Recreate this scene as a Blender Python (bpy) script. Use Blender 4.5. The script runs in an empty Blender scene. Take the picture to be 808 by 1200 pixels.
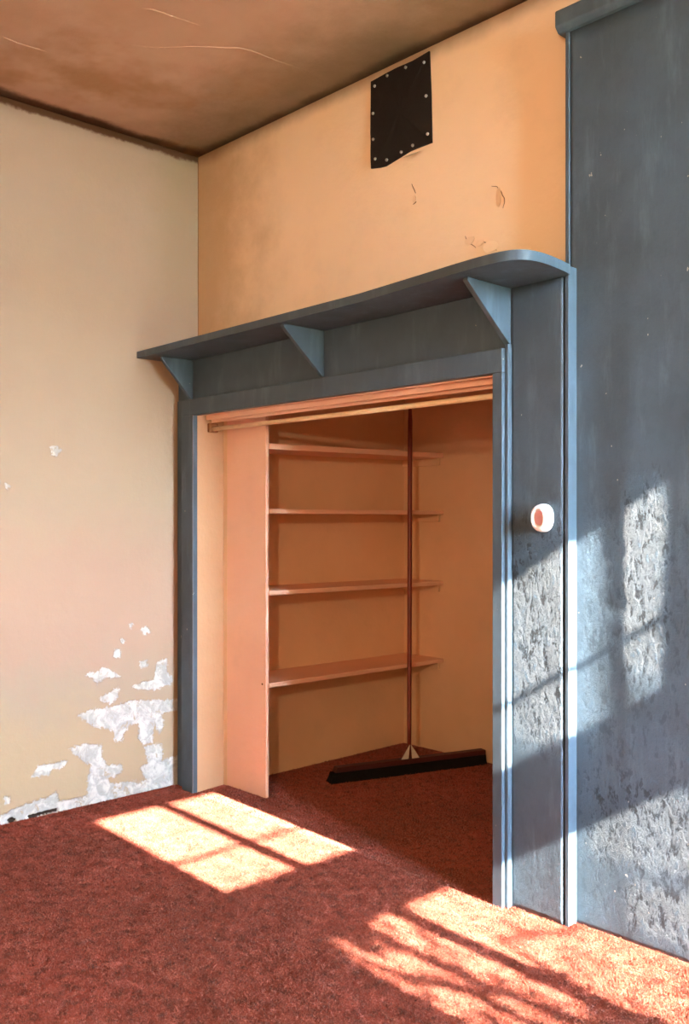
import bpy, bmesh, math, random
import numpy as np
from mathutils import Vector, Matrix, noise

random.seed(7)
S = bpy.context.scene
COL = S.collection

# ------------------------------------------------------------------ camera
cam_d = bpy.data.cameras.new('camera')
cam = bpy.data.objects.new('camera', cam_d)
COL.objects.link(cam)
cam.location = (0, 0, 1.45)
cam.rotation_euler = (math.radians(90), 0, math.radians(46.5))
cam_d.sensor_fit = 'HORIZONTAL'
cam_d.sensor_width = 36.0
cam_d.lens = 36.0 * 1110.0 / 808.0
cam_d.shift_y = 5.0 / 808.0
cam_d.clip_start = 0.02
S.camera = cam

# ------------------------------------------------------------------ colour management
S.view_settings.view_transform = 'Standard'
S.view_settings.look = 'None'
S.view_settings.gamma = 1.0
S.view_settings.use_curve_mapping = False
S.view_settings.exposure = 1.5
S.cycles.max_bounces = 12
S.cycles.diffuse_bounces = 8
S.cycles.sample_clamp_indirect = 8.0

# ------------------------------------------------------------------ sky and sun
SUN_DIR = Vector((-1.0, 0.05, -0.62)).normalized()      # the way the light travels
W = bpy.data.worlds.new('sky')
S.world = W
W.use_nodes = True
wn = W.node_tree
wn.nodes.clear()
wo = wn.nodes.new('ShaderNodeOutputWorld')
bg = wn.nodes.new('ShaderNodeBackground')
tc = wn.nodes.new('ShaderNodeTexCoord')
sx = wn.nodes.new('ShaderNodeSeparateXYZ')
rmp = wn.nodes.new('ShaderNodeValToRGB')                  # clear sky: paler at the horizon, blue overhead
rmp.color_ramp.elements[0].position = 0.0
rmp.color_ramp.elements[0].color = (0.72, 0.88, 1.0, 1)
rmp.color_ramp.elements[1].position = 0.8
rmp.color_ramp.elements[1].color = (0.42, 0.66, 1.0, 1)
wn.links.new(tc.outputs['Generated'], sx.inputs[0])
wn.links.new(sx.outputs['Z'], rmp.inputs[0])
wn.links.new(rmp.outputs[0], bg.inputs['Color'])
bg.inputs['Strength'].default_value = 54.0
wn.links.new(bg.outputs[0], wo.inputs['Surface'])

sun_d = bpy.data.lights.new('sun', 'SUN')
sun_d.energy = 46.0
sun_d.angle = math.radians(0.53)
sun_d.color = (1.0, 0.93, 0.82)
sun = bpy.data.objects.new('sun', sun_d)
COL.objects.link(sun)
sun.location = (6, 0, 6)
sun.rotation_euler = SUN_DIR.to_track_quat('-Z', 'Y').to_euler()

# assumed warm fill light, added unseen behind the viewer, no fixture built
fill_d = bpy.data.lights.new('assumed_warm_fill', 'POINT')
fill_d.energy = 74.0
fill_d.shadow_soft_size = 0.07
fill_d.color = (1.0, 0.78, 0.50)
fill_light = bpy.data.objects.new('assumed_warm_fill', fill_d)
COL.objects.link(fill_light)
fill_light.location = (0.05, -0.9, 2.1)

# ------------------------------------------------------------------ helpers
def finish(name, bm, mats, parent=None, smooth=False):
    me = bpy.data.meshes.new(name)
    if parent is not None:
        off = Vector((0, 0, 0))
        p = parent
        while p is not None:
            off += Vector(p.location)
            p = p.parent
        bmesh.ops.translate(bm, verts=bm.verts, vec=-off)
    bmesh.ops.recalc_face_normals(bm, faces=bm.faces)
    bm.to_mesh(me)
    bm.free()
    for m in (mats if isinstance(mats, (list, tuple)) else [mats]):
        me.materials.append(m)
    if smooth:
        for p in me.polygons:
            p.use_smooth = True
    o = bpy.data.objects.new(name, me)
    COL.objects.link(o)
    if parent is not None:
        o.parent = parent
    return o

def thing(name, label, cat, loc=(0, 0, 0), group=None):
    o = bpy.data.objects.new(name, None)
    COL.objects.link(o)
    o.location = loc
    o.empty_display_size = 0.1
    o['label'] = label
    o['category'] = cat
    if group:
        o['group'] = group
    return o

def structure(o, label=None):
    o['kind'] = 'structure'
    if label:
        o['label'] = label
    return o

def struct_root(name, loc=(0, 0, 0), label=None):
    o = bpy.data.objects.new(name, None)
    COL.objects.link(o)
    o.location = loc
    return structure(o, label)

def add_box(bm, x0, x1, y0, y1, z0, z1, bevel=0.0, seg=2):
    r = bmesh.ops.create_cube(bm, size=1.0)
    vs = r['verts']
    for v in vs:
        v.co = Vector((x0 + (v.co.x + .5) * (x1 - x0), y0 + (v.co.y + .5) * (y1 - y0), z0 + (v.co.z + .5) * (z1 - z0)))
    if bevel > 0:
        es = list({e for v in vs for e in v.link_edges})
        bmesh.ops.bevel(bm, geom=es, offset=bevel, segments=seg, profile=0.5, affect='EDGES')

def box(name, b, mat, parent=None, bevel=0.0, **k):
    bm = bmesh.new()
    add_box(bm, *b, bevel=bevel)
    return finish(name, bm, mat, parent, **k)

def add_prism(bm, pts, vec, bevel=0.0):
    """extrude the closed polygon pts (3D) along vec"""
    n = len(pts)
    vec = Vector(vec)
    a = [bm.verts.new(Vector(p)) for p in pts]
    b = [bm.verts.new(Vector(p) + vec) for p in pts]
    fs = [bm.faces.new(a), bm.faces.new(list(reversed(b)))]
    for i in range(n):
        fs.append(bm.faces.new((a[i], a[(i + 1) % n], b[(i + 1) % n], b[i])))
    if bevel > 0:
        es = list({e for f in fs for e in f.edges})
        bmesh.ops.bevel(bm, geom=es, offset=bevel, segments=2, profile=0.5, affect='EDGES')

def add_tube(bm, pts, rad, seg=12, cap=True):
    pts = [Vector(p) for p in pts]
    rads = rad if isinstance(rad, (list, tuple)) else [rad] * len(pts)
    rings = []
    up = None
    for i, p in enumerate(pts):
        t = (pts[min(i + 1, len(pts) - 1)] - pts[max(i - 1, 0)]).normalized()
        if up is None:
            up = t.orthogonal().normalized()
        up = (up - t * up.dot(t)).normalized()
        s = t.cross(up)
        rings.append([bm.verts.new(p + (up * math.cos(a) + s * math.sin(a)) * rads[i])
                      for a in (2 * math.pi * k / seg for k in range(seg))])
    for r0, r1 in zip(rings, rings[1:]):
        for k in range(seg):
            bm.faces.new((r0[k], r0[(k + 1) % seg], r1[(k + 1) % seg], r1[k]))
    if cap:
        bm.faces.new(list(reversed(rings[0])))
        bm.faces.new(rings[-1])

def add_lathe(bm, prof, origin, axis, seg=32, squash=None, narrow=1.0):
    """prof: (radius, height along axis); closes when radius 0"""
    axis = Vector(axis).normalized()
    u = axis.orthogonal().normalized()
    if abs(axis.z) < .5:
        u = Vector((0, 0, 1))
    v = axis.cross(u)
    o = Vector(origin)
    rings = []
    for r, h in prof:
        if r < 1e-6:
            rings.append([bm.verts.new(o + axis * h)])
        else:
            ring = []
            for k in range(seg):
                a = 2 * math.pi * k / seg
                q = squash(a) if squash else 1.0
                ring.append(bm.verts.new(o + axis * h + (u * math.cos(a) + v * math.sin(a) * narrow) * r * q))
            rings.append(ring)
    for r0, r1 in zip(rings, rings[1:]):
        for k in range(seg):
            a = [r0[k % len(r0)], r0[(k + 1) % len(r0)], r1[(k + 1) % len(r1)], r1[k % len(r1)]]
            a = list(dict.fromkeys(a))
            if len(a) > 2:
                bm.faces.new(a)

def grid_sheet(name, us, vs, fn, mat, parent=None, attrs=None, smooth=True):
    """open sheet: vertex (i,j) = fn(us[i], vs[j]); attrs: name -> array [len(us), len(vs)]"""
    nu, nv = len(us), len(vs)
    verts = [fn(u, v) for u in us for v in vs]
    if parent is not None:
        off = Vector(parent.location)
        verts = [(p[0] - off.x, p[1] - off.y, p[2] - off.z) for p in verts]
    faces = [(i * nv + j, (i + 1) * nv + j, (i + 1) * nv + j + 1, i * nv + j + 1)
             for i in range(nu - 1) for j in range(nv - 1)]
    me = bpy.data.meshes.new(name)
    me.from_pydata(verts, [], faces)
    me.materials.append(mat)
    for k, arr in (attrs or {}).items():
        a = me.attributes.new(k, 'FLOAT', 'POINT')
        a.data.foreach_set('value', np.ascontiguousarray(arr, dtype=np.float32).ravel())
    if smooth:
        for p in me.polygons:
            p.use_smooth = True
    o = bpy.data.objects.new(name, me)
    COL.objects.link(o)
    if parent is not None:
        o.parent = parent
    return o

def steps(*marks):
    """steps(a, d1, b, d2, c): grid lines from a to b by d1, from b to c by d2 ..."""
    out = [marks[0]]
    for k in range(1, len(marks) - 1, 2):
        d, b = marks[k], marks[k + 1]
        n = max(1, int(round((b - out[-1]) / d)))
        out += list(np.linspace(out[-1], b, n + 1)[1:])
    return [float(x) for x in out]

# ------------------------------------------------------------------ materials
class NT:
    def __init__(self, name):
        self.m = bpy.data.materials.new(name)
        self.m.use_nodes = True
        self.t = self.m.node_tree
        self.b = self.t.nodes['Principled BSDF']
        self.co = self.n('ShaderNodeTexCoord')
        self.geo = self.n('ShaderNodeNewGeometry')
    def n(self, typ, **k):
        x = self.t.nodes.new(typ)
        for a, v in k.items():
            setattr(x, a, v)
        return x
    def put(self, sock, v):
        if isinstance(v, bpy.types.NodeSocket):
            self.t.links.new(v, sock)
        else:
            sock.default_value = v
    def pos(self, scale=(1, 1, 1)):
        mp = self.n('ShaderNodeMapping')
        self.put(mp.inputs['Vector'], self.geo.outputs['Position'])
        mp.inputs['Scale'].default_value = scale
        return mp.outputs[0]
    def noise(self, scale, detail=4, rough=.55, vec=None, dist=0.0):
        x = self.n('ShaderNodeTexNoise')
        x.inputs['Scale'].default_value = scale
        x.inputs['Detail'].default_value = detail
        x.inputs['Roughness'].default_value = rough
        x.inputs['Distortion'].default_value = dist
        self.put(x.inputs['Vector'], vec if vec is not None else self.geo.outputs['Position'])
        return x.outputs[0]
    def voronoi(self, scale, vec=None, feature='F1', out='Distance'):
        x = self.n('ShaderNodeTexVoronoi', feature=feature)
        x.inputs['Scale'].default_value = scale
        self.put(x.inputs['Vector'], vec if vec is not None else self.geo.outputs['Position'])
        return x.outputs[out]
    def math(self, op, a, b=0.0, c=0.0, clamp=False):
        x = self.n('ShaderNodeMath', operation=op, use_clamp=clamp)
        self.put(x.inputs[0], a); self.put(x.inputs[1], b); self.put(x.inputs[2], c)
        return x.outputs[0]
    def rng(self, v, a, b, c=0.0, d=1.0, smooth=True):
        x = self.n('ShaderNodeMapRange', interpolation_type='SMOOTHSTEP' if smooth else 'LINEAR')
        self.put(x.inputs[0], v)
        for i, q in zip((1, 2, 3, 4), (a, b, c, d)):
            x.inputs[i].default_value = q
        return x.outputs[0]
    def mix(self, f, a, b, mode='MIX'):
        x = self.n('ShaderNodeMix', data_type='RGBA', blend_type=mode)
        self.put(x.inputs['Factor'], f)
        self.put(x.inputs['A'], a if isinstance(a, bpy.types.NodeSocket) else (*a, 1))
        self.put(x.inputs['B'], b if isinstance(b, bpy.types.NodeSocket) else (*b, 1))
        return x.outputs['Result']
    def attr(self, name):
        x = self.n('ShaderNodeAttribute')
        x.attribute_name = name
        return x.outputs['Fac']
    def xyz(self):
        x = self.n('ShaderNodeSeparateXYZ')
        self.put(x.inputs[0], self.geo.outputs['Position'])
        return x.outputs
    def bump(self, h, dist=.005, strength=1.0, prev=None):
        x = self.n('ShaderNodeBump')
        x.inputs['Distance'].default_value = dist
        self.put(x.inputs['Strength'], strength)
        self.put(x.inputs['Height'], h)
        if prev is not None:
            self.put(x.inputs['Normal'], prev)
        return x.outputs[0]
    def out(self, color, rough=.8, normal=None, spec=.3, metallic=0.0):
        self.put(self.b.inputs['Base Color'], color if isinstance(color, bpy.types.NodeSocket) else (*color, 1))
        self.put(self.b.inputs['Roughness'], rough)
        self.put(self.b.inputs['Metallic'], metallic)
        self.b.inputs['Specular IOR Level'].default_value = spec
        if normal is not None:
            self.put(self.b.inputs['Normal'], normal)
        return self.m

def srgb(r, g, b):
    f = lambda c: c / 12.92 if c <= .04045 else ((c + .055) / 1.055) ** 2.4
    return tuple(f(x / 255) for x in (r, g, b))

def mat_plaster(name, base, vary, rough=.85, grime=None):
    k = NT(name)
    big = k.noise(1.1, 4, .6)
    mid = k.noise(5.5, 5, .6)
    c = k.mix(k.rng(big, .35, .68), base, vary)
    c = k.mix(k.math('MULTIPLY', k.rng(mid, .5, .75), .25), c, tuple(x * .78 for x in base))
    if grime:
        c = grime(k, c, mid, big)
    nb = k.bump(k.noise(38, 6, .6), .002, .5)
    nb = k.bump(mid, .02, .25, nb)
    return k.out(c, rough, nb, .25)

# left wall: beige plaster, peel = bare white plaster where the paint has come off, hole = broken edge
def make_left():
    k = NT('beige_wall_plaster')
    base, vary = srgb(167, 144, 120), srgb(161, 139, 118)
    big, mid = k.noise(.9, 4, .6), k.noise(6, 5, .6)
    c = k.mix(k.rng(big, .35, .68), base, vary)
    c = k.mix(k.math('MULTIPLY', k.rng(mid, .52, .75), .14), c, srgb(178, 146, 112))
    X, Y, Z = k.xyz()
    zz = k.math('ADD', Z, k.math('MULTIPLY', k.math('SUBTRACT', mid, .5), .5))
    c = k.mix(k.math('MULTIPLY', k.math('MULTIPLY', k.rng(zz, .55, .85), k.rng(zz, 1.6, 1.1)), .55), c, srgb(172, 134, 114))
    c = k.mix(k.math('MULTIPLY', k.rng(zz, .62, .35), .5), c, srgb(176, 148, 112))
    # grime in the upper corner and greasy mark beside the shelf end
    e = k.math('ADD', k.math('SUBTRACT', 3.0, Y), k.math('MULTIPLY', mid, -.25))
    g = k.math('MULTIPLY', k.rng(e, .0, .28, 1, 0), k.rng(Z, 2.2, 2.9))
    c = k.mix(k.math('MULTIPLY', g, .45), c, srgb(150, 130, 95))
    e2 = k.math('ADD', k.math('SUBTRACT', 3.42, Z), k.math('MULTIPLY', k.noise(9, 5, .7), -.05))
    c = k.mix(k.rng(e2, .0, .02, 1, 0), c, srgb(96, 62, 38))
    # peeled patches
    p = k.math('ADD', k.attr('peel'), k.math('MULTIPLY', k.math('SUBTRACT', k.noise(42, 7, .72), .5), .75))
    pm = k.math('MULTIPLY', k.rng(p, .44, .56), k.rng(k.noise(15, 8, .75, None, .6), .36, .44, .25, 1.0))
    thin = k.noise(16, 6, .65, None, .8)
    pc = k.mix(k.rng(thin, .38, .62), srgb(204, 196, 187), srgb(168, 162, 156))
    pc = k.mix(k.math('MULTIPLY', k.rng(k.noise(34, 6, .75, None, 1.2), .56, .66), .45), pc, srgb(132, 128, 122))
    c = k.mix(pm, c, pc)
    hm = k.rng(k.math('ADD', k.attr('hole'), k.math('MULTIPLY', k.math('SUBTRACT', k.noise(80, 3, .6), .5), .9)), .45, .55)
    c = k.mix(hm, c, srgb(52, 40, 34))
    nb = k.bump(k.noise(38, 6, .6), .002, .4)
    nb = k.bump(mid, .02, .2, nb)
    nb = k.bump(k.math('MULTIPLY', pm, -1.0), .003, .7, nb)
    return k.out(c, .82, nb, .25)

def grime_back(k, c, mid, big):
    X, Y, Z = k.xyz()
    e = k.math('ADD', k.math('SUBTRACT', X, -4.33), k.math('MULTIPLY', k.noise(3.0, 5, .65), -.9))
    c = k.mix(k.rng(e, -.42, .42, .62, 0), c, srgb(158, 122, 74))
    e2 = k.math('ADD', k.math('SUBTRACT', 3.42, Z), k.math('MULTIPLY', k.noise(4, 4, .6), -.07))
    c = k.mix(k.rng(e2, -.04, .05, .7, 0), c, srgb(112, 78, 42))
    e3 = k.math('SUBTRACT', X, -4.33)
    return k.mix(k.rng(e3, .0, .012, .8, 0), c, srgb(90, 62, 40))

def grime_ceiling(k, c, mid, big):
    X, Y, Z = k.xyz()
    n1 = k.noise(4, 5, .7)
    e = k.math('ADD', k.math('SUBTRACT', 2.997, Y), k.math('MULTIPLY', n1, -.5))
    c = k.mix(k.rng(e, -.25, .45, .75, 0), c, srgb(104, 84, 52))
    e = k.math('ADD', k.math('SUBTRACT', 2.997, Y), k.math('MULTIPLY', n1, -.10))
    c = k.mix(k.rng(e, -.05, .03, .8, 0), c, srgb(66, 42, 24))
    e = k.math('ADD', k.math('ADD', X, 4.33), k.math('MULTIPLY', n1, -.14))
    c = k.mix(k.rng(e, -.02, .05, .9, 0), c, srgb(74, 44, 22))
    # rusty yellow water stain
    yl = k.math('MULTIPLY', k.rng(k.noise(1.7, 4, .6), .5, .68), k.rng(X, -3.0, -3.9, 0, 1))
    return k.mix(k.math('MULTIPLY', yl, .6), c, srgb(150, 106, 56))

M = {}
M['left'] = make_left()
M['peach'] = mat_plaster('peach_wall_plaster', srgb(244, 217, 185), srgb(240, 212, 179), grime=grime_back)
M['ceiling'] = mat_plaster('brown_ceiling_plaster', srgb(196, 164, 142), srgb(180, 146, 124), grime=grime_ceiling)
M['plain'] = mat_plaster('plain_wall_plaster', srgb(226, 208, 182), srgb(222, 202, 178))
M['closet'] = mat_plaster('closet_wall_paint', srgb(230, 196, 160), srgb(220, 186, 148))
M['pink'] = mat_plaster('salmon_board_paint', srgb(236, 196, 170), srgb(230, 188, 162), .6)
M['cream'] = mat_plaster('cream_board_paint', srgb(190, 150, 114), srgb(186, 146, 110), .6)

def make_blue(name, flakes):
    k = NT(name)
    base = srgb(74, 89, 101)
    mid = k.noise(4.0, 5, .6)
    streak = k.noise(14, 5, .65, k.pos((1, 1, .18)))
    c = k.mix(k.rng(mid, .35, .7), base, srgb(68, 81, 91))
    c = k.mix(k.math('MULTIPLY', k.rng(streak, .5, .75), .35), c, srgb(100, 121, 135))
    # small chips showing pale undercoat
    chip = k.rng(k.noise(46, 2, .5, k.pos((1, 1, .7))), .765, .785)
    c = k.mix(k.math('MULTIPLY', chip, .7), c, srgb(180, 176, 166))
    nb = k.bump(k.noise(90, 4, .6), .0015, .35)
    rough = k.math('ADD', .36, k.math('MULTIPLY', mid, .2))
    if flakes:
        # blistered, flaking paint: height of curled scales
        v = k.noise(36, 8, .74, k.pos((1, 1, .5)), .25)
        sc = k.rng(v, .44, .60)
        fine = k.noise(150, 4, .7, k.pos((1, 1, .6)))
        h = k.math('ADD', sc, k.math('MULTIPLY', fine, .6))
        msk = k.attr('flake')
        nb = k.bump(h, .013, k.math('ADD', k.math('MULTIPLY', msk, .95), .05), nb)
        c = k.mix(k.math('MULTIPLY', k.math('MULTIPLY', k.rng(v, .58, .66), msk), .2), c, srgb(130, 166, 194))
        c = k.mix(k.math('MULTIPLY', k.math('MULTIPLY', k.rng(v, .47, .40), msk), .85), c, srgb(34, 37, 40))
    return k.out(c, rough, nb, .25)
M['blue'] = make_blue('slate_blue_paint', False)
M['blue_worn'] = make_blue('slate_blue_flaking_paint', True)

def make_carpet():
    k = NT('dark_red_carpet')
    n1, n2, n3 = k.noise(2.2, 5, .6), k.noise(24, 8, .8), k.noise(110, 3, .7)
    n0 = k.noise(.9, 4, .6)
    c = k.mix(k.rng(n0, .38, .62), srgb(164, 77, 60), srgb(145, 66, 48))
    c = k.mix(k.rng(n1, .45, .7, 0, .6), c, srgb(126, 56, 39))
    c = k.mix(k.rng(n2, .46, .62, 0, .8), c, srgb(84, 38, 28))
    c = k.mix(k.rng(n3, .50, .72, 0, .6), c, srgb(206, 124, 98))
    c = k.mix(k.rng(k.noise(60, 2, .5), .66, .72, 0, .7), c, srgb(56, 25, 21))
    nb = k.bump(n2, .02, .7)
    nb = k.bump(n3, .006, .8, nb)
    k.b.inputs['Sheen Weight'].default_value = .2
    k.b.inputs['Sheen Tint'].default_value = (1.0, .80, .66, 1)
    return k.out(c, .95, nb, .1)
M['carpet'] = make_carpet()

def simple(name, col, rough=.6, spec=.4, metallic=0.0, bs=60, bd=.001):
    k = NT(name)
    n = k.noise(bs, 4, .6)
    c = k.mix(k.rng(n, .4, .75, 0, .35), col, tuple(x * .7 for x in col))
    return k.out(c, rough, k.bump(n, bd, .5), spec, metallic)
M['black'] = simple('black_tar_sheet', srgb(30, 25, 23), .75, .25, bs=25, bd=.004)
M['screw'] = simple('screw_metal', srgb(190, 188, 184), .35, .5, .8)
M['white'] = simple('white_plastic', srgb(238, 232, 226), .4, .5)
M['pinkface'] = simple('pink_plastic', srgb(216, 160, 172), .5, .4)
M['handle'] = simple('red_brown_varnish', srgb(120, 48, 34), .45, .5, bs=20)
M['bristle'] = simple('black_bristle', srgb(24, 20, 20), .9, .15, bs=220, bd=.01)
M['block'] = simple('dark_maroon_wood', srgb(70, 30, 28), .55, .4)
M['bracemetal'] = simple('pale_metal', srgb(206, 198, 184), .5, .5, .0)
M['rod'] = simple('cream_wooden_rod', srgb(238, 216, 180), .5, .4, bs=30)
M['wood'] = simple('brown_wood_block', srgb(140, 96, 58), .65, .3)
M['crack'] = simple('crack_shadow_brown', srgb(110, 72, 48), .9, .1)
M['winwhite'] = simple('white_window_paint', srgb(225, 220, 212), .5, .4)
M['bark'] = simple('tree_bark', srgb(92, 76, 60), .9, .1, bs=18, bd=.02)
M['leaf'] = simple('tree_leaf', srgb(70, 96, 44), .6, .3)
M['soil'] = simple('outdoor_ground', srgb(96, 104, 70), .95, .1, bs=3, bd=.03)

# ------------------------------------------------------------------ dimensions
XL, XR, YF, YB, H = -4.33, 0.95, -2.4, 2.997, 3.42
YC, XC = 4.45, -4.135           # closet back wall, closet left wall
YP = 2.925                       # face of the tall blue sheet
PEEL= [[(2.283, 0.457), (2.353, 0.473), (2.452, 0.472), (2.599, 0.488), (2.864, 0.455), (2.864, 0.407), (2.768, 0.407), (2.776, 0.332), (2.753, 0.295), (2.721, 0.367), (2.706, 0.256), (2.66, 0.256), (2.629, 0.288), (2.629, 0.374), (2.569, 0.37), (2.54, 0.342), (2.525, 0.292), (2.488, 0.304), (2.488, 0.35), (2.452, 0.375), (2.395, 0.384), (2.339, 0.418)], [(2.332, 0.654), (2.388, 0.66), (2.416, 0.676), (2.445, 0.673), (2.51, 0.626), (2.438, 0.635), (2.388, 0.609), (2.367, 0.637)], [(2.402, 0.53), (2.445, 0.544), (2.503, 0.569), (2.496, 0.518), (2.466, 0.502), (2.423, 0.508)], [(2.592, 0.564), (2.644, 0.578), (2.721, 0.582), (2.737, 0.674), (2.792, 0.682), (2.792, 0.614), (2.832, 0.582), (2.816, 0.55), (2.768, 0.549), (2.721, 0.535), (2.644, 0.551)], [(2.637, 0.685), (2.667, 0.688), (2.672, 0.661), (2.641, 0.662)], [(2.488, 0.765), (2.51, 0.763), (2.513, 0.73), (2.485, 0.733)], [(2.637, 0.857), (2.667, 0.865), (2.693, 0.839), (2.66, 0.835)], [(2.572, 0.894), (2.587, 0.89), (2.581, 0.875)], [(2.522, 0.817), (2.543, 0.812), (2.534, 0.8)], [(2.667, 0.242), (2.768, 0.232), (2.768, 0.144), (2.864, 0.154), (2.864, -0.01), (2.768, -0.005), (2.66, 0.084), (2.644, 0.133), (2.683, 0.146)], [(2.242, 0.3), (2.311, 0.308), (2.409, 0.285), (2.409, 0.234), (2.438, 0.177), (2.525, 0.168), (2.532, 0.147), (2.481, 0.117), (2.438, 0.126), (2.466, 0.068), (2.339, 0.03), (2.339, 0.144), (2.36, 0.198), (2.297, 0.241)], [(2.045, 0.2), (2.071, 0.244), (2.155, 0.241), (2.222, 0.241), (2.195, 0.215), (2.136, 0.22), (2.122, 0.197)], [(1.883, 0.041), (1.982, 0.067), (2.136, 0.084), (2.162, 0.103), (2.175, 0.051), (2.339, 0.043), (2.466, 0.081), (2.864, 0.031), (2.864, -0.01), (2.525, -0.01), (2.189, -0.01), (2.032, -0.01), (1.883, -0.01)], [(1.907, 0.125), (1.926, 0.121), (1.926, 0.097), (1.91, 0.1)], [(2.136, 1.784), (2.155, 1.791), (2.189, 1.774), (2.162, 1.748), (2.142, 1.75)], [(1.907, 1.6), (1.932, 1.589), (1.919, 1.58)]]
HOLES= [[(1.919, 0.021), (1.944, 0.027), (1.963, 0.013), (1.957, -0.002), (1.932, -0.004)], [(2.019, 0.017), (2.058, 0.019), (2.169, 0.021), (2.178, 0.005), (2.071, 0.003), (2.032, -0.007)]]
PLATE= [(-2.98, 3.386), (-2.935, 3.388), (-2.831, 3.394), (-2.731, 3.392), (-2.634, 3.399), (-2.625, 3.209), (-2.62, 3.012), (-2.677, 3.012), (-2.742, 3.011), (-2.797, 3.001), (-2.888, 2.985), (-2.923, 2.988), (-2.98, 2.999), (-2.983, 3.197)]
SCREWS= [(-2.952, 3.356), (-2.875, 3.376), (-2.766, 3.375), (-2.66, 3.36), (-2.649, 3.215), (-2.641, 3.053), (-2.725, 3.029), (-2.792, 3.019), (-2.879, 3.009), (-2.949, 3.033), (-2.962, 3.123), (-2.963, 3.238)]
FLAP= [(-2.775, 2.999), (-2.731, 3.007), (-2.666, 3.001), (-2.682, 2.986), (-2.714, 2.983)]
CRACKS= [[(-2.74, 2.87), (-2.725, 2.844), (-2.714, 2.817)], [(-2.315, 2.755), (-2.287, 2.745), (-2.269, 2.722), (-2.255, 2.696), (-2.25, 2.673), (-2.26, 2.647)], [(-2.445, 2.585), (-2.435, 2.556), (-2.416, 2.545), (-2.382, 2.521)], [(-2.363, 2.549), (-2.325, 2.529), (-2.306, 2.525), (-2.283, 2.487)], [(-2.731, 2.78), (-2.704, 2.79)]]


def sdf(poly, U, V):
    """signed distance (positive inside) of grid points to polygon"""
    P = np.array(poly)
    d = np.full(U.shape, 1e9)
    ins = np.zeros(U.shape, bool)
    for (x0, y0), (x1, y1) in zip(P, np.roll(P, -1, axis=0)):
        ex, ey = x1 - x0, y1 - y0
        t = np.clip(((U - x0) * ex + (V - y0) * ey) / (ex * ex + ey * ey + 1e-12), 0, 1)
        d = np.minimum(d, np.hypot(U - x0 - t * ex, V - y0 - t * ey))
        cond = ((y0 > V) != (y1 > V))
        xi = x0 + (V - y0) * ex / (ey if abs(ey) > 1e-12 else 1e-12)
        ins ^= cond & (U < xi)
    return np.where(ins, d, -d)

# ------------------------------------------------------------------ room shell
# floor
us = steps(XL - .12, .3, XR + .1)
vs = steps(YF, .3, YC + .1)
bm = bmesh.new()
add_box(bm, XL - .12, XR + .1, YF - .1, YC + .1, -.12, 0)
floor = structure(finish('floor', bm, M['carpet']))

# the carpet's pile: small tufts over the part of the floor that can be seen
rg = np.random.default_rng(3)
def pile(x0, x1, y0, y1, step):
    gx, gy = np.meshgrid(np.arange(x0, x1, step), np.arange(y0, y1, step), indexing='ij')
    p = np.stack([gx.ravel(), gy.ravel()], 1)
    return p + rg.uniform(-.5, .5, p.shape) * step
T = np.concatenate([pile(XL + .004, -1.0, .9, 2.83, .0052), pile(-4.13, -2.2, 2.83, 4.44, .009), pile(-2.2, -1.0, 2.83, 2.92, .0052), pile(XL + .004, -4.24, 2.83, 2.86, .0052)])
T = T[(T[:, 1] > 1.0 + (-2.64 - T[:, 0]) * .42)]
n = len(T)
lump = np.array([noise.noise((x * 17, y * 17, 0)) for x, y in T])
ang = rg.uniform(0, math.pi, n)
hgt = rg.uniform(.004, .009, n) + .004 * lump
wid = rg.uniform(.0025, .0042, n)
lean = rg.normal(0, .0030, (n, 2)) + np.stack([.004 * lump, -.003 * lump], 1)
V = np.zeros((n, 2, 3, 3))
for q in range(2):
    c, s_ = np.cos(ang + q * 1.4) * wid, np.sin(ang + q * 1.4) * wid
    V[:, q, 0] = np.stack([T[:, 0] - c, T[:, 1] - s_, np.full(n, -.0005)], 1)
    V[:, q, 1] = np.stack([T[:, 0] + c, T[:, 1] + s_, np.full(n, -.0005)], 1)
    V[:, q, 2] = np.stack([T[:, 0] + lean[:, 0], T[:, 1] + lean[:, 1], np.maximum(.002, hgt)], 1)
V = V.reshape(-1, 3)
me = bpy.data.meshes.new('carpet_pile')
me.vertices.add(len(V)); me.vertices.foreach_set('co', V.astype(np.float32).ravel())
me.loops.add(len(V)); me.loops.foreach_set('vertex_index', np.arange(len(V), dtype=np.int32))
me.polygons.add(len(V) // 3); me.polygons.foreach_set('loop_start', np.arange(0, len(V), 3, dtype=np.int32))
me.polygons.foreach_set('loop_total', np.full(len(V) // 3, 3, dtype=np.int32))
me.update(); me.validate()
me.materials.append(M['carpet'])
o = bpy.data.objects.new('carpet_pile', me)
COL.objects.link(o)
o.parent = floor
o['kind'] = 'stuff'

# ceiling: old plaster that bellies a little
us = steps(XL - .02, .12, XR + .02)
vs = steps(YF - .02, .12, YB + .02)
def ceil_fn(x, y):
    w = min(1, (x - XL) / .5) * min(1, (YB - y) / .5)
    return (x, y, H + .012 * noise.noise(Vector((x * 1.3, y * 1.3, 3))) * max(0, w))
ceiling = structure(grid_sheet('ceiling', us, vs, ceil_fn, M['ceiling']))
sol = ceiling.modifiers.new('thick', 'SOLIDIFY'); sol.thickness = .1; sol.offset = 1
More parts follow.
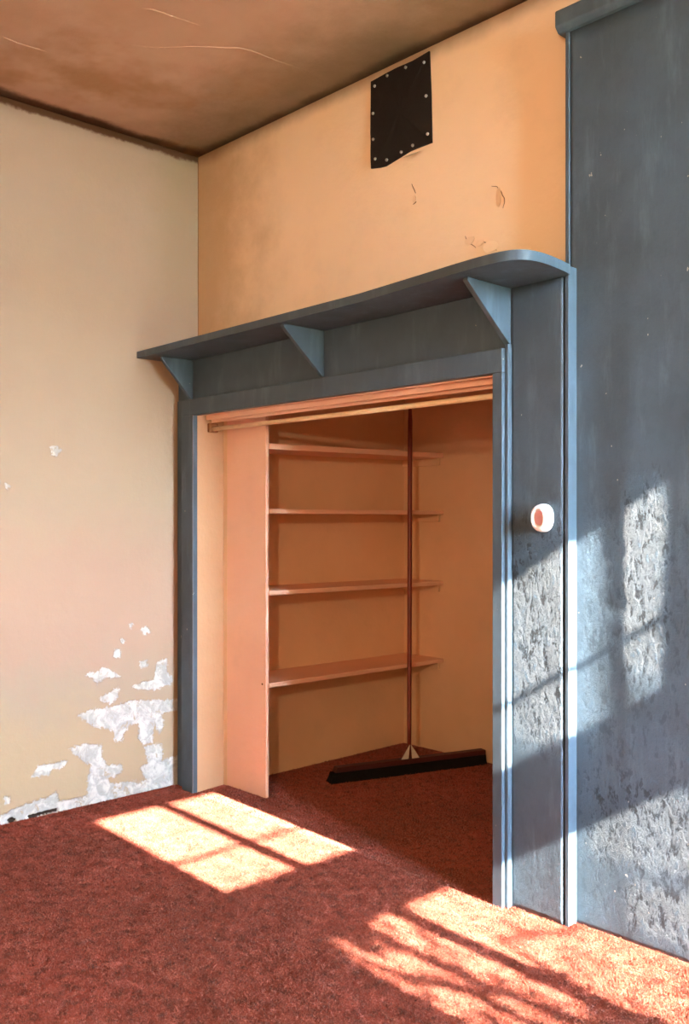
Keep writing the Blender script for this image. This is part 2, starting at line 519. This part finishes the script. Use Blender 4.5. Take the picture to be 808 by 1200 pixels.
# cracks: raised plaster ridges
for pts in ([(-3.79, 1.65), (-3.79, 1.79), (-3.78, 1.86)], [(-3.52, 2.02), (-3.46, 2.13), (-3.32, 2.28), (-3.2, 2.42), (-3.19, 2.5), (-3.18, 2.59), (-3.17, 2.72), (-3.17, 2.88)],
            [(-3.2, 1.95), (-3.18, 1.99), (-3.15, 2.25)]):
    bm = bmesh.new()
    dense = []
    for a, b in zip(pts, pts[1:]):
        for t in np.linspace(0, 1, 6)[:-1]:
            x, y = a[0] + (b[0] - a[0]) * t, a[1] + (b[1] - a[1]) * t
            x += .012 * noise.noise(Vector((x * 9, y * 9, 1))); y += .012 * noise.noise(Vector((x * 9, y * 9, 5)))
            dense.append((x, y, ceil_fn(x, y)[2] + .001))
    n = len(dense)
    add_tube(bm, dense, [.0015 + .003 * math.sin(math.pi * i / (n - 1)) for i in range(n)], 6)
    finish('plaster_ridge', bm, M['ceiling'], ceiling, True)

# left wall, finely meshed where its paint has peeled
us = steps(YF - .1, .2, 1.85, .006, 2.87, .06, 3.05)
vs = steps(0, .006, .93, .1, 1.56, .006, 1.80, .1, H + .02)
U, V = np.meshgrid(us, vs, indexing='ij')
peel = np.zeros(U.shape)
for p in PEEL:
    peel = np.maximum(peel, np.clip(.56 + sdf(p, U, V) / .085, 0, 1))
hole = np.zeros(U.shape)
for p in HOLES:
    hole = np.maximum(hole, np.clip(.5 + sdf(p, U, V) / .016, 0, 1))
ii = {u: i for i, u in enumerate(us)}; jj = {v: j for j, v in enumerate(vs)}
def left_fn(y, z):
    i, j = ii[y], jj[z]
    wob = .004 * noise.noise(Vector((3, y * 1.7, z * 1.7)))
    n = noise.noise(Vector((1, y * 60, z * 60)))
    m = min(1, max(0, (peel[i, j] + .15 * n - .45) * 8))
    h = min(1, max(0, (hole[i, j] + .3 * n - .45) * 8))
    return (XL + wob - .0018 * m - .012 * h, y, z)
wall_left = structure(grid_sheet('wall_left', us, vs, left_fn, M['left'], attrs={'peel': peel, 'hole': hole}))
sol = wall_left.modifiers.new('thick', 'SOLIDIFY'); sol.thickness = .1; sol.offset = -1

# back wall above and around the closet
bm = bmesh.new()
add_box(bm, XL, XR + .1, YB, YB + .055, 2.2, H)
add_box(bm, -1.9, XR + .1, YB, YB + .055, 0, 2.2)
add_box(bm, XL, -4.17, YB, YB + .055, 0, 2.2)
wall_back = structure(finish('wall_back', bm, M['peach']))

def wall_pts(pts, y):
    return [(x, y, z) for x, z in pts]
for pts in CRACKS:                                     # fine cracks and their lifted lips
    bm = bmesh.new()
    dense = []
    for a, b in zip(pts, pts[1:]):
        for t in np.linspace(0, 1, 5)[:-1]:
            x, z = a[0] + (b[0] - a[0]) * t, a[1] + (b[1] - a[1]) * t
            dense.append((x + .004 * noise.noise(Vector((x * 40, z * 40, 1))), YB - .0005, z + .004 * noise.noise(Vector((x * 40, z * 40, 8)))))
    n = len(dense)
    add_tube(bm, dense, [.0006 + .0013 * math.sin(math.pi * (i + .3) / n) for i in range(n)], 6)
    finish('crack', bm, M['crack'], wall_back, True)
for (x, z, w, h, tilt) in ((-2.42, 2.56, .06, .035, .5), (-2.37, 2.54, .05, .022, .35), (-2.315, 2.515, .07, .045, -.5), (-2.275, 2.70, .035, .08, .5), (-2.72, 2.80, .03, .03, .4)):
    bm = bmesh.new()                                   # lifted scales of paint
    pts = []
    for a in np.linspace(0, 2 * math.pi, 11)[:-1]:
        r = 1 + .3 * noise.noise(Vector((x * 20 + math.cos(a) * 2, z * 20 + math.sin(a) * 2, 2)))
        px, pz = w * .5 * r * math.cos(a), h * .5 * r * math.sin(a)
        pts.append((x + px, YB - .004 - tilt * .012 * math.cos(a) - .003, z + pz))
    add_prism(bm, pts, (0, .002, 0))
    finish('paint_flake', bm, M['peach'], wall_back)
bm = bmesh.new()
add_prism(bm, [(x, YB - .014 - 1.3 * (3.008 - z), z - .014) for x, z in FLAP], (0, .0015, 0))
finish('torn_paper', bm, M['plain'], wall_back)

# wall behind the viewer and the window wall on the viewer's right (both with real openings)
XW = XR + .05                     # plane of the sashes
Z_TOP, Z_BOT = 0.62 * (XR + .1 + 4.06), 0.72
def ray_z(x):                     # height in the window of the sun ray that lands on the floor at x
    return .62 * (XW - x)
WIN = [(1.98, 2.85, Z_BOT, Z_TOP)]
def wall_with_openings(name, fixed, lo, hi, openings, axis):
    bm = bmesh.new()
    def bx(a0, a1, z0, z1):
        if axis == 'X':
            add_box(bm, fixed, fixed + .1, a0, a1, z0, z1)
        else:
            add_box(bm, a0, a1, fixed - .1, fixed, z0, z1)
    cur = lo
    for a0, a1, z0, z1 in sorted(openings):
        bx(cur, a0, 0, H); bx(a0, a1, 0, z0); bx(a0, a1, z1, H)
        cur = a1
    bx(cur, hi, 0, H)
    return structure(finish(name, bm, M['plain']))
wall_right = wall_with_openings('wall_right', XR, YF, YB, WIN, 'X')
wall_front = wall_with_openings('wall_front', YF, XL, XR, [], 'Y')

def window(name, a0, a1, mull):
    w = struct_root(name, (XW, (a0 + a1) / 2, Z_BOT))
    bm = bmesh.new()
    add_box(bm, XW - .03, XW + .03, a0, a1, Z_BOT, Z_BOT + .03)
    finish('sill', bm, M['winwhite'], w)
    for m, hw in mull:
        box('mullion', (XW - .02, XW + .02, m - hw, m + hw, Z_BOT + .03, Z_TOP), M['winwhite'], w)
    box('shade_bar', (XW - .025, XW + .025, a0, a1, ray_z(-2.42), ray_z(-2.95)), M['winwhite'], w)  # added unseen bar, made deep to cast the dark gap between sun patches
    box('muntin', (XW - .012, XW + .012, a0, a1, ray_z(-3.345) - .008, ray_z(-3.345) + .008), M['winwhite'], w)
    box('muntin', (XW - .012, XW + .012, a0, a1, 1.27, 1.295), M['winwhite'], w)
window('window_1', 1.98, 2.85, [(2.36, .036)])

# outside: ground and a bare-branched tree that dapples the lower light
g = structure(box('outdoor_ground', (XR + .3, 30, -20, 20, -.6, -.5), M['soil']))

# ------------------------------------------------------------------ closet interior
structure(box('wall_closet_left', (XC - .05, XC, YB + .055, YC, 0, 2.45), M['closet']))
structure(box('wall_closet_back', (XC - .05, -1.1, YC, YC + .05, 0, 2.45), M['closet']))
structure(box('wall_closet_right', (-1.15, -1.1, YB + .055, YC, 0, 2.45), M['closet']))
structure(box('ceiling_closet', (XC - .05, -1.1, YB + .055, YC, 2.45, 2.5), M['closet']))

# ------------------------------------------------------------------ closet surround (boards, casing, jambs)
def shelf_under(x):
    return 2.274 + (x - XL) * (2.300 - 2.274) / 2.45
sur = struct_root('door_1', (-3.1, 2.87, 0), 'wide closet opening framed by slate blue boards and casing')
bm = bmesh.new()
add_prism(bm, [(XL + .002, 2.87, 2.068), (-2.122, 2.87, 2.072), (-2.122, 2.87, shelf_under(-2.122) - .001), (XL + .002, 2.87, shelf_under(XL) - .001)], (0, .02, 0), .002)
finish('header_board', bm, M['blue'], sur)
XB0, XB1 = -2.122, -1.902
us = steps(XB0, .01, XB1); vs = steps(0, .02, .6, .01, 1.4, .05, 2.297)
U, V = np.meshgrid(us, vs, indexing='ij')
fl = np.clip(1 - np.maximum(0, .68 - V) / .12, 0, 1) * np.clip(1 - np.maximum(0, V - 1.30) / .25, .0, 1)
fl = np.maximum(fl, .35 * np.clip(1 - V / .4, 0, 1))
fl = np.maximum(fl, .06)
def rb_fn(x, z):
    return (x, 2.87 + .0005 * noise.noise(Vector((x * 14, 1, z * 5))), z)
rb = grid_sheet('side_board', us, vs, rb_fn, M['blue_worn'], sur, {'flake': fl})
sol = rb.modifiers.new('thick', 'SOLIDIFY'); sol.thickness = .02; sol.offset = -1
box('left_board', (XL + .004, -4.15, 2.862, 2.885, 0, 2.069), M['blue'], sur, .002)
# casing
box('casing', (-4.236, -4.137, 2.83, 2.862, 0, 1.979), M['blue'], sur, .003)
bm = bmesh.new()
add_prism(bm, [(-4.236, 2.83, 1.978), (-2.137, 2.83, 1.983), (-2.137, 2.83, 2.073), (-4.236, 2.83, 2.063)], (0, .038, 0), .003)
finish('casing', bm, M['blue'], sur)
box('casing', (-2.181, -2.137, 2.83, 2.875, 0, 1.982), M['blue'], sur, .002)
box('back_band', (-2.1365, -2.121, 2.846, 2.872, 0, 2.088), M['blue'], sur, .004)
box('corner_strip', (-1.893, -1.878, 2.8715, 2.924, 0, 2.334), M['blue'], sur, .002)
box('gap_shade', (-1.9, -1.894, 2.885, 2.92, 0, 2.29), M['black'], sur)  # black strip set in the gap, standing in for its shade
# jambs and head
bm = bmesh.new()
add_prism(bm, [(-4.137, 2.832, 0), (-4.165, 3.051, 0), (-4.30, 3.051, 0), (-4.30, 2.886, 0), (-4.15, 2.886, 0), (-4.15, 2.832, 0)], (0, 0, 2.06))
finish('jamb', bm, M['cream'], sur)
box('jamb', (-2.180, -2.125, 2.876, 3.05, 0, 2.06), M['pink'], sur, .002)
box('head_jamb', (-4.15, -2.18, 2.868, 3.05, 1.994, 2.04), M['pink'], sur, .002)

trk = thing('sliding_door_track', 'salmon painted grooved wooden track along the top of the closet opening', 'door track', (-3.16, 2.93, 1.97))
for y0, y1, zb in ((2.869, 2.886, 1.977), (2.914, 2.932, 1.957), (2.949, 2.955, 1.946)):
    box('track_strip', (-4.136, -2.182, y0, y1, zb, 1.9935), M['pink'], trk, .0015)

rod = thing('closet_rod', 'cream closet rod spanning the top of the opening above the shelves', 'rod', (-3.16, 2.975, 1.915))
bm = bmesh.new(); add_tube(bm, [(-4.150, 2.965, 1.914), (-3.1, 2.965, 1.915), (-2.183, 2.965, 1.919)], .0115, 16)
finish('pole', bm, M['rod'], rod, True)
box('socket_block', (-4.158, -4.135, 2.935, 2.995, 1.896, 1.944), M['wood'], rod, .004)
box('socket_block', (-2.192, -2.181, 2.942, 2.99, 1.900, 1.944), M['wood'], rod, .003)

# ------------------------------------------------------------------ shelving inside the closet
shv = thing('closet_shelving', 'salmon built-in shelving with four boards inside the closet behind an end panel', 'shelving', (-3.97, 3.75, 0))
box('end_panel', (-4.17, -3.806, 3.053, 3.074, 0.001, 2.35), M['pink'], shv, .002)
SH = [(1.826, .030, .012), (1.488, .024, -.004), (1.066, .024, -.014), (.590, .024, -.014)]
for zt, th, dz in SH:
    bm = bmesh.new()
    y0, y1 = 3.075, YC - .002
    add_prism(bm, [(-3.803, y0, zt - th), (-3.803, y1, zt - th + dz), (-3.803, y1, zt + dz), (-3.803, y0, zt)], (XC + .002 + 3.803, 0, 0), .002)
    finish('shelf', bm, M['pink'], shv)
    box('cleat', (XC + .002, -3.83, YC - .022, YC - .002, zt + dz - th - .045, zt + dz - th - .001), M['closet'], shv, .002)
    box('cleat', (XC + .002, -3.83, 3.0745, 3.092, zt - th - .045, zt - th - .0015), M['closet'], shv, .002)
bm = bmesh.new(); add_lathe(bm, [(.0, -.001), (.006, -.001), (.005, .0025), (0, .003)], (-3.832, 3.053, .585), (0, -1, 0), 10)
finish('nail_head', bm, M['crack'], shv, True)

# ------------------------------------------------------------------ mantel shelf on three brackets
ms = thing('mantel_shelf', 'long slate blue ledge with rounded corner on triangular brackets above the closet', 'shelf', (-3.1, 2.99, 2.3))
ctl = [Vector((x, y, 0)) for x, y in ((-2.67, 2.606), (-2.35, 2.578), (-2.12, 2.556), (-1.985, 2.550), (-1.905, 2.562), (-1.862, 2.600), (-1.848, 2.665), (-1.852, 2.76), (-1.866, 2.866))]
out = [(XL + .002, 2.612)]
for i in range(len(ctl) - 1):                            # smooth curve through the control points
    p0, p1, p2, p3 = ctl[max(i - 1, 0)], ctl[i], ctl[i + 1], ctl[min(i + 2, len(ctl) - 1)]
    for t in np.linspace(0, 1, 6)[:-1]:
        q = .5 * ((2 * p1) + (p2 - p0) * t + (2 * p0 - 5 * p1 + 4 * p2 - p3) * t * t + (3 * p1 - p0 - 3 * p2 + p3) * t ** 3)
        out.append((q.x, q.y))
out += [(-1.868, 2.870), (-1.896, 2.870), (-1.896, 2.924), (-1.924, 2.924), (-1.924, 2.996), (XL + .002, 2.996)]
bm = bmesh.new()
add_prism(bm, [(x, y, shelf_under(x)) for x, y in out], (0, 0, .034), .003)
finish('ledge', bm, M['blue'], ms)
for bx_, dep in ((-4.185, .19), (-3.155, .235), (-2.125, .25)):
    zt = shelf_under(bx_) - .0015
    bm = bmesh.new()
    yb = 2.868
    add_prism(bm, [(bx_, yb, zt), (bx_, yb - dep, zt), (bx_, yb - dep - .002, zt - .012), (bx_, yb - .012, zt - .205), (bx_, yb, zt - .212)], (-.022, 0, 0), .002)
    finish('bracket', bm, M['blue'], ms)

# ------------------------------------------------------------------ tall blue panel to the right
pan = thing('tall_wall_panel', 'tall slate blue painted panel with flaking paint right of the closet', 'wall panel', (-.5, YP, 0))
us = steps(-1.905, .012, -1.2, .08, XR - .002); vs = steps(0, .015, .7, .02, 1.7, .06, 3.19)
U, V = np.meshgrid(us, vs, indexing='ij')
def blob(x0, x1, z0, z1, sx, sz):
    fx = np.clip(np.minimum(U - x0, x1 - U) / sx + .5, 0, 1); fz = np.clip(np.minimum(V - z0, z1 - V) / sz + .5, 0, 1)
    return fx * fz
fl = np.maximum.reduce([blob(-1.70, -1.53, .90, 1.56, .06, .2), .75 * blob(-1.86, -1.3, .22, .58, .12, .14), .9 * blob(-1.70, -1.3, .03, .24, .1, .1), .28 * blob(-1.86, -1.3, .0, 1.5, .05, .2), np.full(U.shape, .07)])
_xs = np.linspace(-1.92, XR, 800)
_sl = np.interp(_xs, [-1.92, -1.86, -1.80, -1.76, -1.72, -1.70, -1.645, -1.57, -1.50, -1.32, -1.25, -.9, XR], [.13, .08, .01, -.03, -.06, -.06, .018, .012, -.055, -.052, .03, .0, .0])
_yy = np.cumsum(_sl) * (_xs[1] - _xs[0])
_yy -= np.interp(-1.6, _xs, _yy)
def warp(x, z):
    """the sheet is not flat: it bellies between its fixings"""
    f = (.15 + .85 * min(1, max(0, (z - .45) / .3))) * (1 - .8 * min(1, max(0, (z - 1.75) / .6)))
    x += (.03 * noise.noise(Vector((2, 0, z * 4))) + .016 * noise.noise(Vector((5, 0, z * 17)))) * min(1, max(0, (x + 1.86) / .1))
    return f * float(np.interp(x, _xs, _yy)) + .0012 * noise.noise(Vector((x * 5, 0, z * 1.6)))
def pan_fn(x, z):
    return (x, YP + warp(x, z), z)
sh = grid_sheet('sheet', us, vs, pan_fn, M['blue_worn'], pan, {'flake': fl})
sol = sh.modifiers.new('thick', 'SOLIDIFY'); sol.thickness = .016; sol.offset = -1
box('edge_strip', (-1.922, -1.906, 2.918, 2.996, 2.34, 3.19), M['blue'], pan, .002)
bm = bmesh.new()
prof = [(2.996, 3.186), (2.908, 3.186), (2.894, 3.198), (2.888, 3.206), (2.888, 3.258), (2.893, 3.264), (2.996, 3.264)]
add_prism(bm, [(-1.946, y, z) for y, z in prof], (XR - .002 + 1.946, 0, 0), .003)
finish('cap_moulding', bm, M['blue'], pan)

# ------------------------------------------------------------------ black cover sheet on the upper wall
vc = thing('vent_cover', 'black sheet fixed with pale screws high on the peach wall', 'cover', (-2.8, 2.99, 3.2))
bm = bmesh.new()
pl = [Vector((x, 2.992, z)) for x, z in PLATE]
dense = []
for a, b in zip(pl, pl[1:] + pl[:1]):
    for t in np.linspace(0, 1, 6)[:-1]:
        p = a.lerp(b, t)
        dense.append(p)
inner = bm.verts.new((-2.80, 2.984, 3.2))
ring0 = [bm.verts.new((p.x, p.y - .002 - .004 * abs(noise.noise(p * 9)), p.z)) for p in dense]
mids = [bm.verts.new((p.x * .55 - 2.80 * .45, 2.985 + .004 * noise.noise(p * 11), p.z * .55 + 3.2 * .45)) for p in dense]
back = [bm.verts.new((p.x, 2.9955, p.z)) for p in dense]
n = len(dense)
for i in range(n):
    j = (i + 1) % n
    bm.faces.new((ring0[i], ring0[j], mids[j], mids[i]))
    bm.faces.new((mids[i], mids[j], inner))
    bm.faces.new((back[i], back[j], ring0[j], ring0[i]))
bm.faces.new(back)
finish('sheet', bm, M['black'], vc, False)
for i, (x, z) in enumerate(SCREWS):
    bm = bmesh.new()
    add_lathe(bm, [(.0, .0055), (.004, .005), (.0062, .0035), (.0068, .0), (.0068, -.003), (0, -.003)], (x, 2.9865, z), (0, -1, 0), 12)
    finish('screw', bm, M['screw'], vc, True)

# ------------------------------------------------------------------ round white fitting on the side board
wf = thing('round_wall_fitting', 'small round white wall fitting with recessed pink face on blue board', 'wall fitting', (-1.985, 2.868, 1.444))
sq = lambda a: (abs(math.cos(a)) ** 2.35 + abs(math.sin(a)) ** 2.35) ** (-1 / 2.35)
bm = bmesh.new()
add_lathe(bm, [(0, -.002), (.047, -.002), (.0505, .006), (.0505, .020), (.0475, .034), (.042, .046), (.036, .051), (.032, .051), (.0295, .047), (.027, .038), (0, .038)],
          (-1.972, 2.868, 1.444), (0, -1, 0), 44, sq, .74)
finish('housing', bm, M['white'], wf, True)
bm = bmesh.new()
add_lathe(bm, [(0, .037), (.0265, .037), (.025, .041), (.018, .043), (0, .0435)], (-1.972, 2.868, 1.444), (0, -1, 0), 36, sq, .74)
finish('button', bm, M['pinkface'], wf, True)

# ------------------------------------------------------------------ broom
A, B = Vector((-3.76, 3.47, 0)), Vector((-3.440, 4.41, 0))
d = (B - A).normalized()
nrm = Vector((-d.y, d.x, 0))          # towards the shelves
L = (B - A).length
br = thing('push_broom', 'wide black push broom with red-brown handle leaning inside the closet', 'broom', tuple((A + B) / 2))
def br_box(name, s0, s1, w0, w1, z0, z1, mat, slope=0.0, bev=.004):
    """along the head s0..s1, across w0..w1; the left end slopes by `slope`"""
    bm = bmesh.new()
    ps = [A + d * s0 + nrm * w0 + Vector((0, 0, z0)), A + d * s1 + nrm * w0 + Vector((0, 0, z0)),
          A + d * s1 + nrm * w0 + Vector((0, 0, z1)), A + d * (s0 + slope) + nrm * w0 + Vector((0, 0, z1))]
    add_prism(bm, ps, nrm * (w1 - w0), bev)
    return finish(name, bm, mat, br)
# bristle body with flared ragged foot
bm = bmesh.new()
N = 60
prof = [(-.004, .001), (.006, .03), (.010, .056), (.058, .056), (.062, .03), (.072, .001)]
rings = []
for i in range(N + 1):
    s = i / N * L
    ring = []
    for w, z in prof:
        end = (.012 - .04 * z / .056) if i == 0 else 0
        jit = .003 * noise.noise(Vector((s * 60, w * 80, z * 40)))
        ring.append(bm.verts.new(A + d * (s - min(0, end) * 1.0) + nrm * (w + jit) + Vector((0, 0, z))))
    rings.append(ring)
for r0, r1 in zip(rings, rings[1:]):
    for q in range(len(prof)):
        bm.faces.new((r0[q], r0[(q + 1) % len(prof)], r1[(q + 1) % len(prof)], r1[q]))
bm.faces.new(rings[0]); bm.faces.new(rings[-1])
finish('bristles', bm, M['bristle'], br)
br_box('head_block', .03, L, .008, .060, .056, .084, M['block'], .012)
mid = A + d * (L * .5) + nrm * .034
top = Vector((-3.775, 4.115, 2.08))
base = mid + Vector((0, 0, .088))
bm = bmesh.new()
add_tube(bm, [base, base.lerp(top, .1), base.lerp(top, .5), base.lerp(top, .96), top], [.0115, .0125, .0135, .0135, .010], 14)
finish('handle', bm, M['handle'], br, True)
for sgn in (-1, 1):                                     # triangular brace plates
    bm = bmesh.new()
    up = base.lerp(top, .036)
    foot = mid + d * (.058 * sgn) + Vector((0, 0, .0835))
    foot2 = mid + d * (.012 * sgn) + Vector((0, 0, .0835))
    add_prism(bm, [up - nrm * .016 + d * .004 * sgn, foot - nrm * .016, foot2 - nrm * .016], nrm * .004)
    finish('brace', bm, M['bracemetal'], br)

# ------------------------------------------------------------------ the tree outside the window
TX = 2.3
tree = thing('garden_tree', 'slender leafy tree outside the window whose branches dapple the sunlight', 'tree', (TX, 2.0, -.5))
def wavy(p0, p1, amp, seed, n=9):
    p0, p1 = Vector(p0), Vector(p1)
    return [p0.lerp(p1, t) + Vector((0, amp * noise.noise(Vector((t * 3.1, seed, 0))), amp * noise.noise(Vector((t * 3.1, seed, 7))))) * math.sin(math.pi * t) for t in np.linspace(0, 1, n)]
bm = bmesh.new()
add_tube(bm, wavy((TX, 2.0, -.5), (TX, 2.06, 2.2), .1, 2), [.06 - .004 * i for i in range(9)], 10)
finish('trunk', bm, M['bark'], tree, True)
def floor_to_tree(X0, Y0, x=TX):                        # where the sun ray that lands on the floor at (X0, Y0) passes the tree
    return Vector((x, Y0 - .05 * (x - X0), .62 * (x - X0)))
BR = [((-1.0, 2.35), (-2.95, 2.34), .032), ((-1.3, 2.42), (-1.98, 2.62), .022), ((-1.98, 2.62), (-1.86, 2.9), .018), ((-1.95, 2.36), (-2.45, 2.62), .014),
      ((-1.2, 2.30), (-2.5, 2.14), .026), ((-1.3, 2.4), (-1.35, 2.75), .016), ((-1.75, 2.34), (-2.2, 2.05), .02), ((-2.05, 2.32), (-2.25, 2.50), .014)]
for i, (f0, f1, r) in enumerate(BR):
    bm = bmesh.new()
    add_tube(bm, wavy(floor_to_tree(*f0), floor_to_tree(*f1), .07, 3.3 * i + 1), [r * (1 - .07 * q) for q in range(9)], 8)
    finish('branch', bm, M['bark'], tree, True)
bm = bmesh.new()
rl = random.Random(5)
def leaf(p, size):
    ax = Vector((rl.uniform(-1, 1), rl.uniform(-1, 1), rl.uniform(-1, 1))).normalized()
    side = ax.orthogonal().normalized()
    q = [p, p + ax * size * .5 + side * size * .26, p + ax * size, p + ax * size * .5 - side * size * .26]
    bm.faces.new([bm.verts.new(c) for c in q])
for (X0, Y0, sx, sy, n) in ((-1.45, 2.42, .35, .12, 210), (-1.9, 2.30, .3, .06, 60), (-1.2, 2.15, .3, .12, 120), (-1.9, 2.12, .25, .06, 50), (-2.36, 2.28, .10, .11, 190), (-2.98, 2.40, .12, .14, 16), (-1.6, 2.72, .4, .06, 14)):
    for _ in range(n):
        p = floor_to_tree(X0 + rl.gauss(0, sx * .6), Y0 + rl.gauss(0, sy * .7), TX + rl.uniform(-.35, .35))
        leaf(p, rl.uniform(.05, .09))
o = finish('foliage', bm, M['leaf'], tree)
o['kind'] = 'stuff'
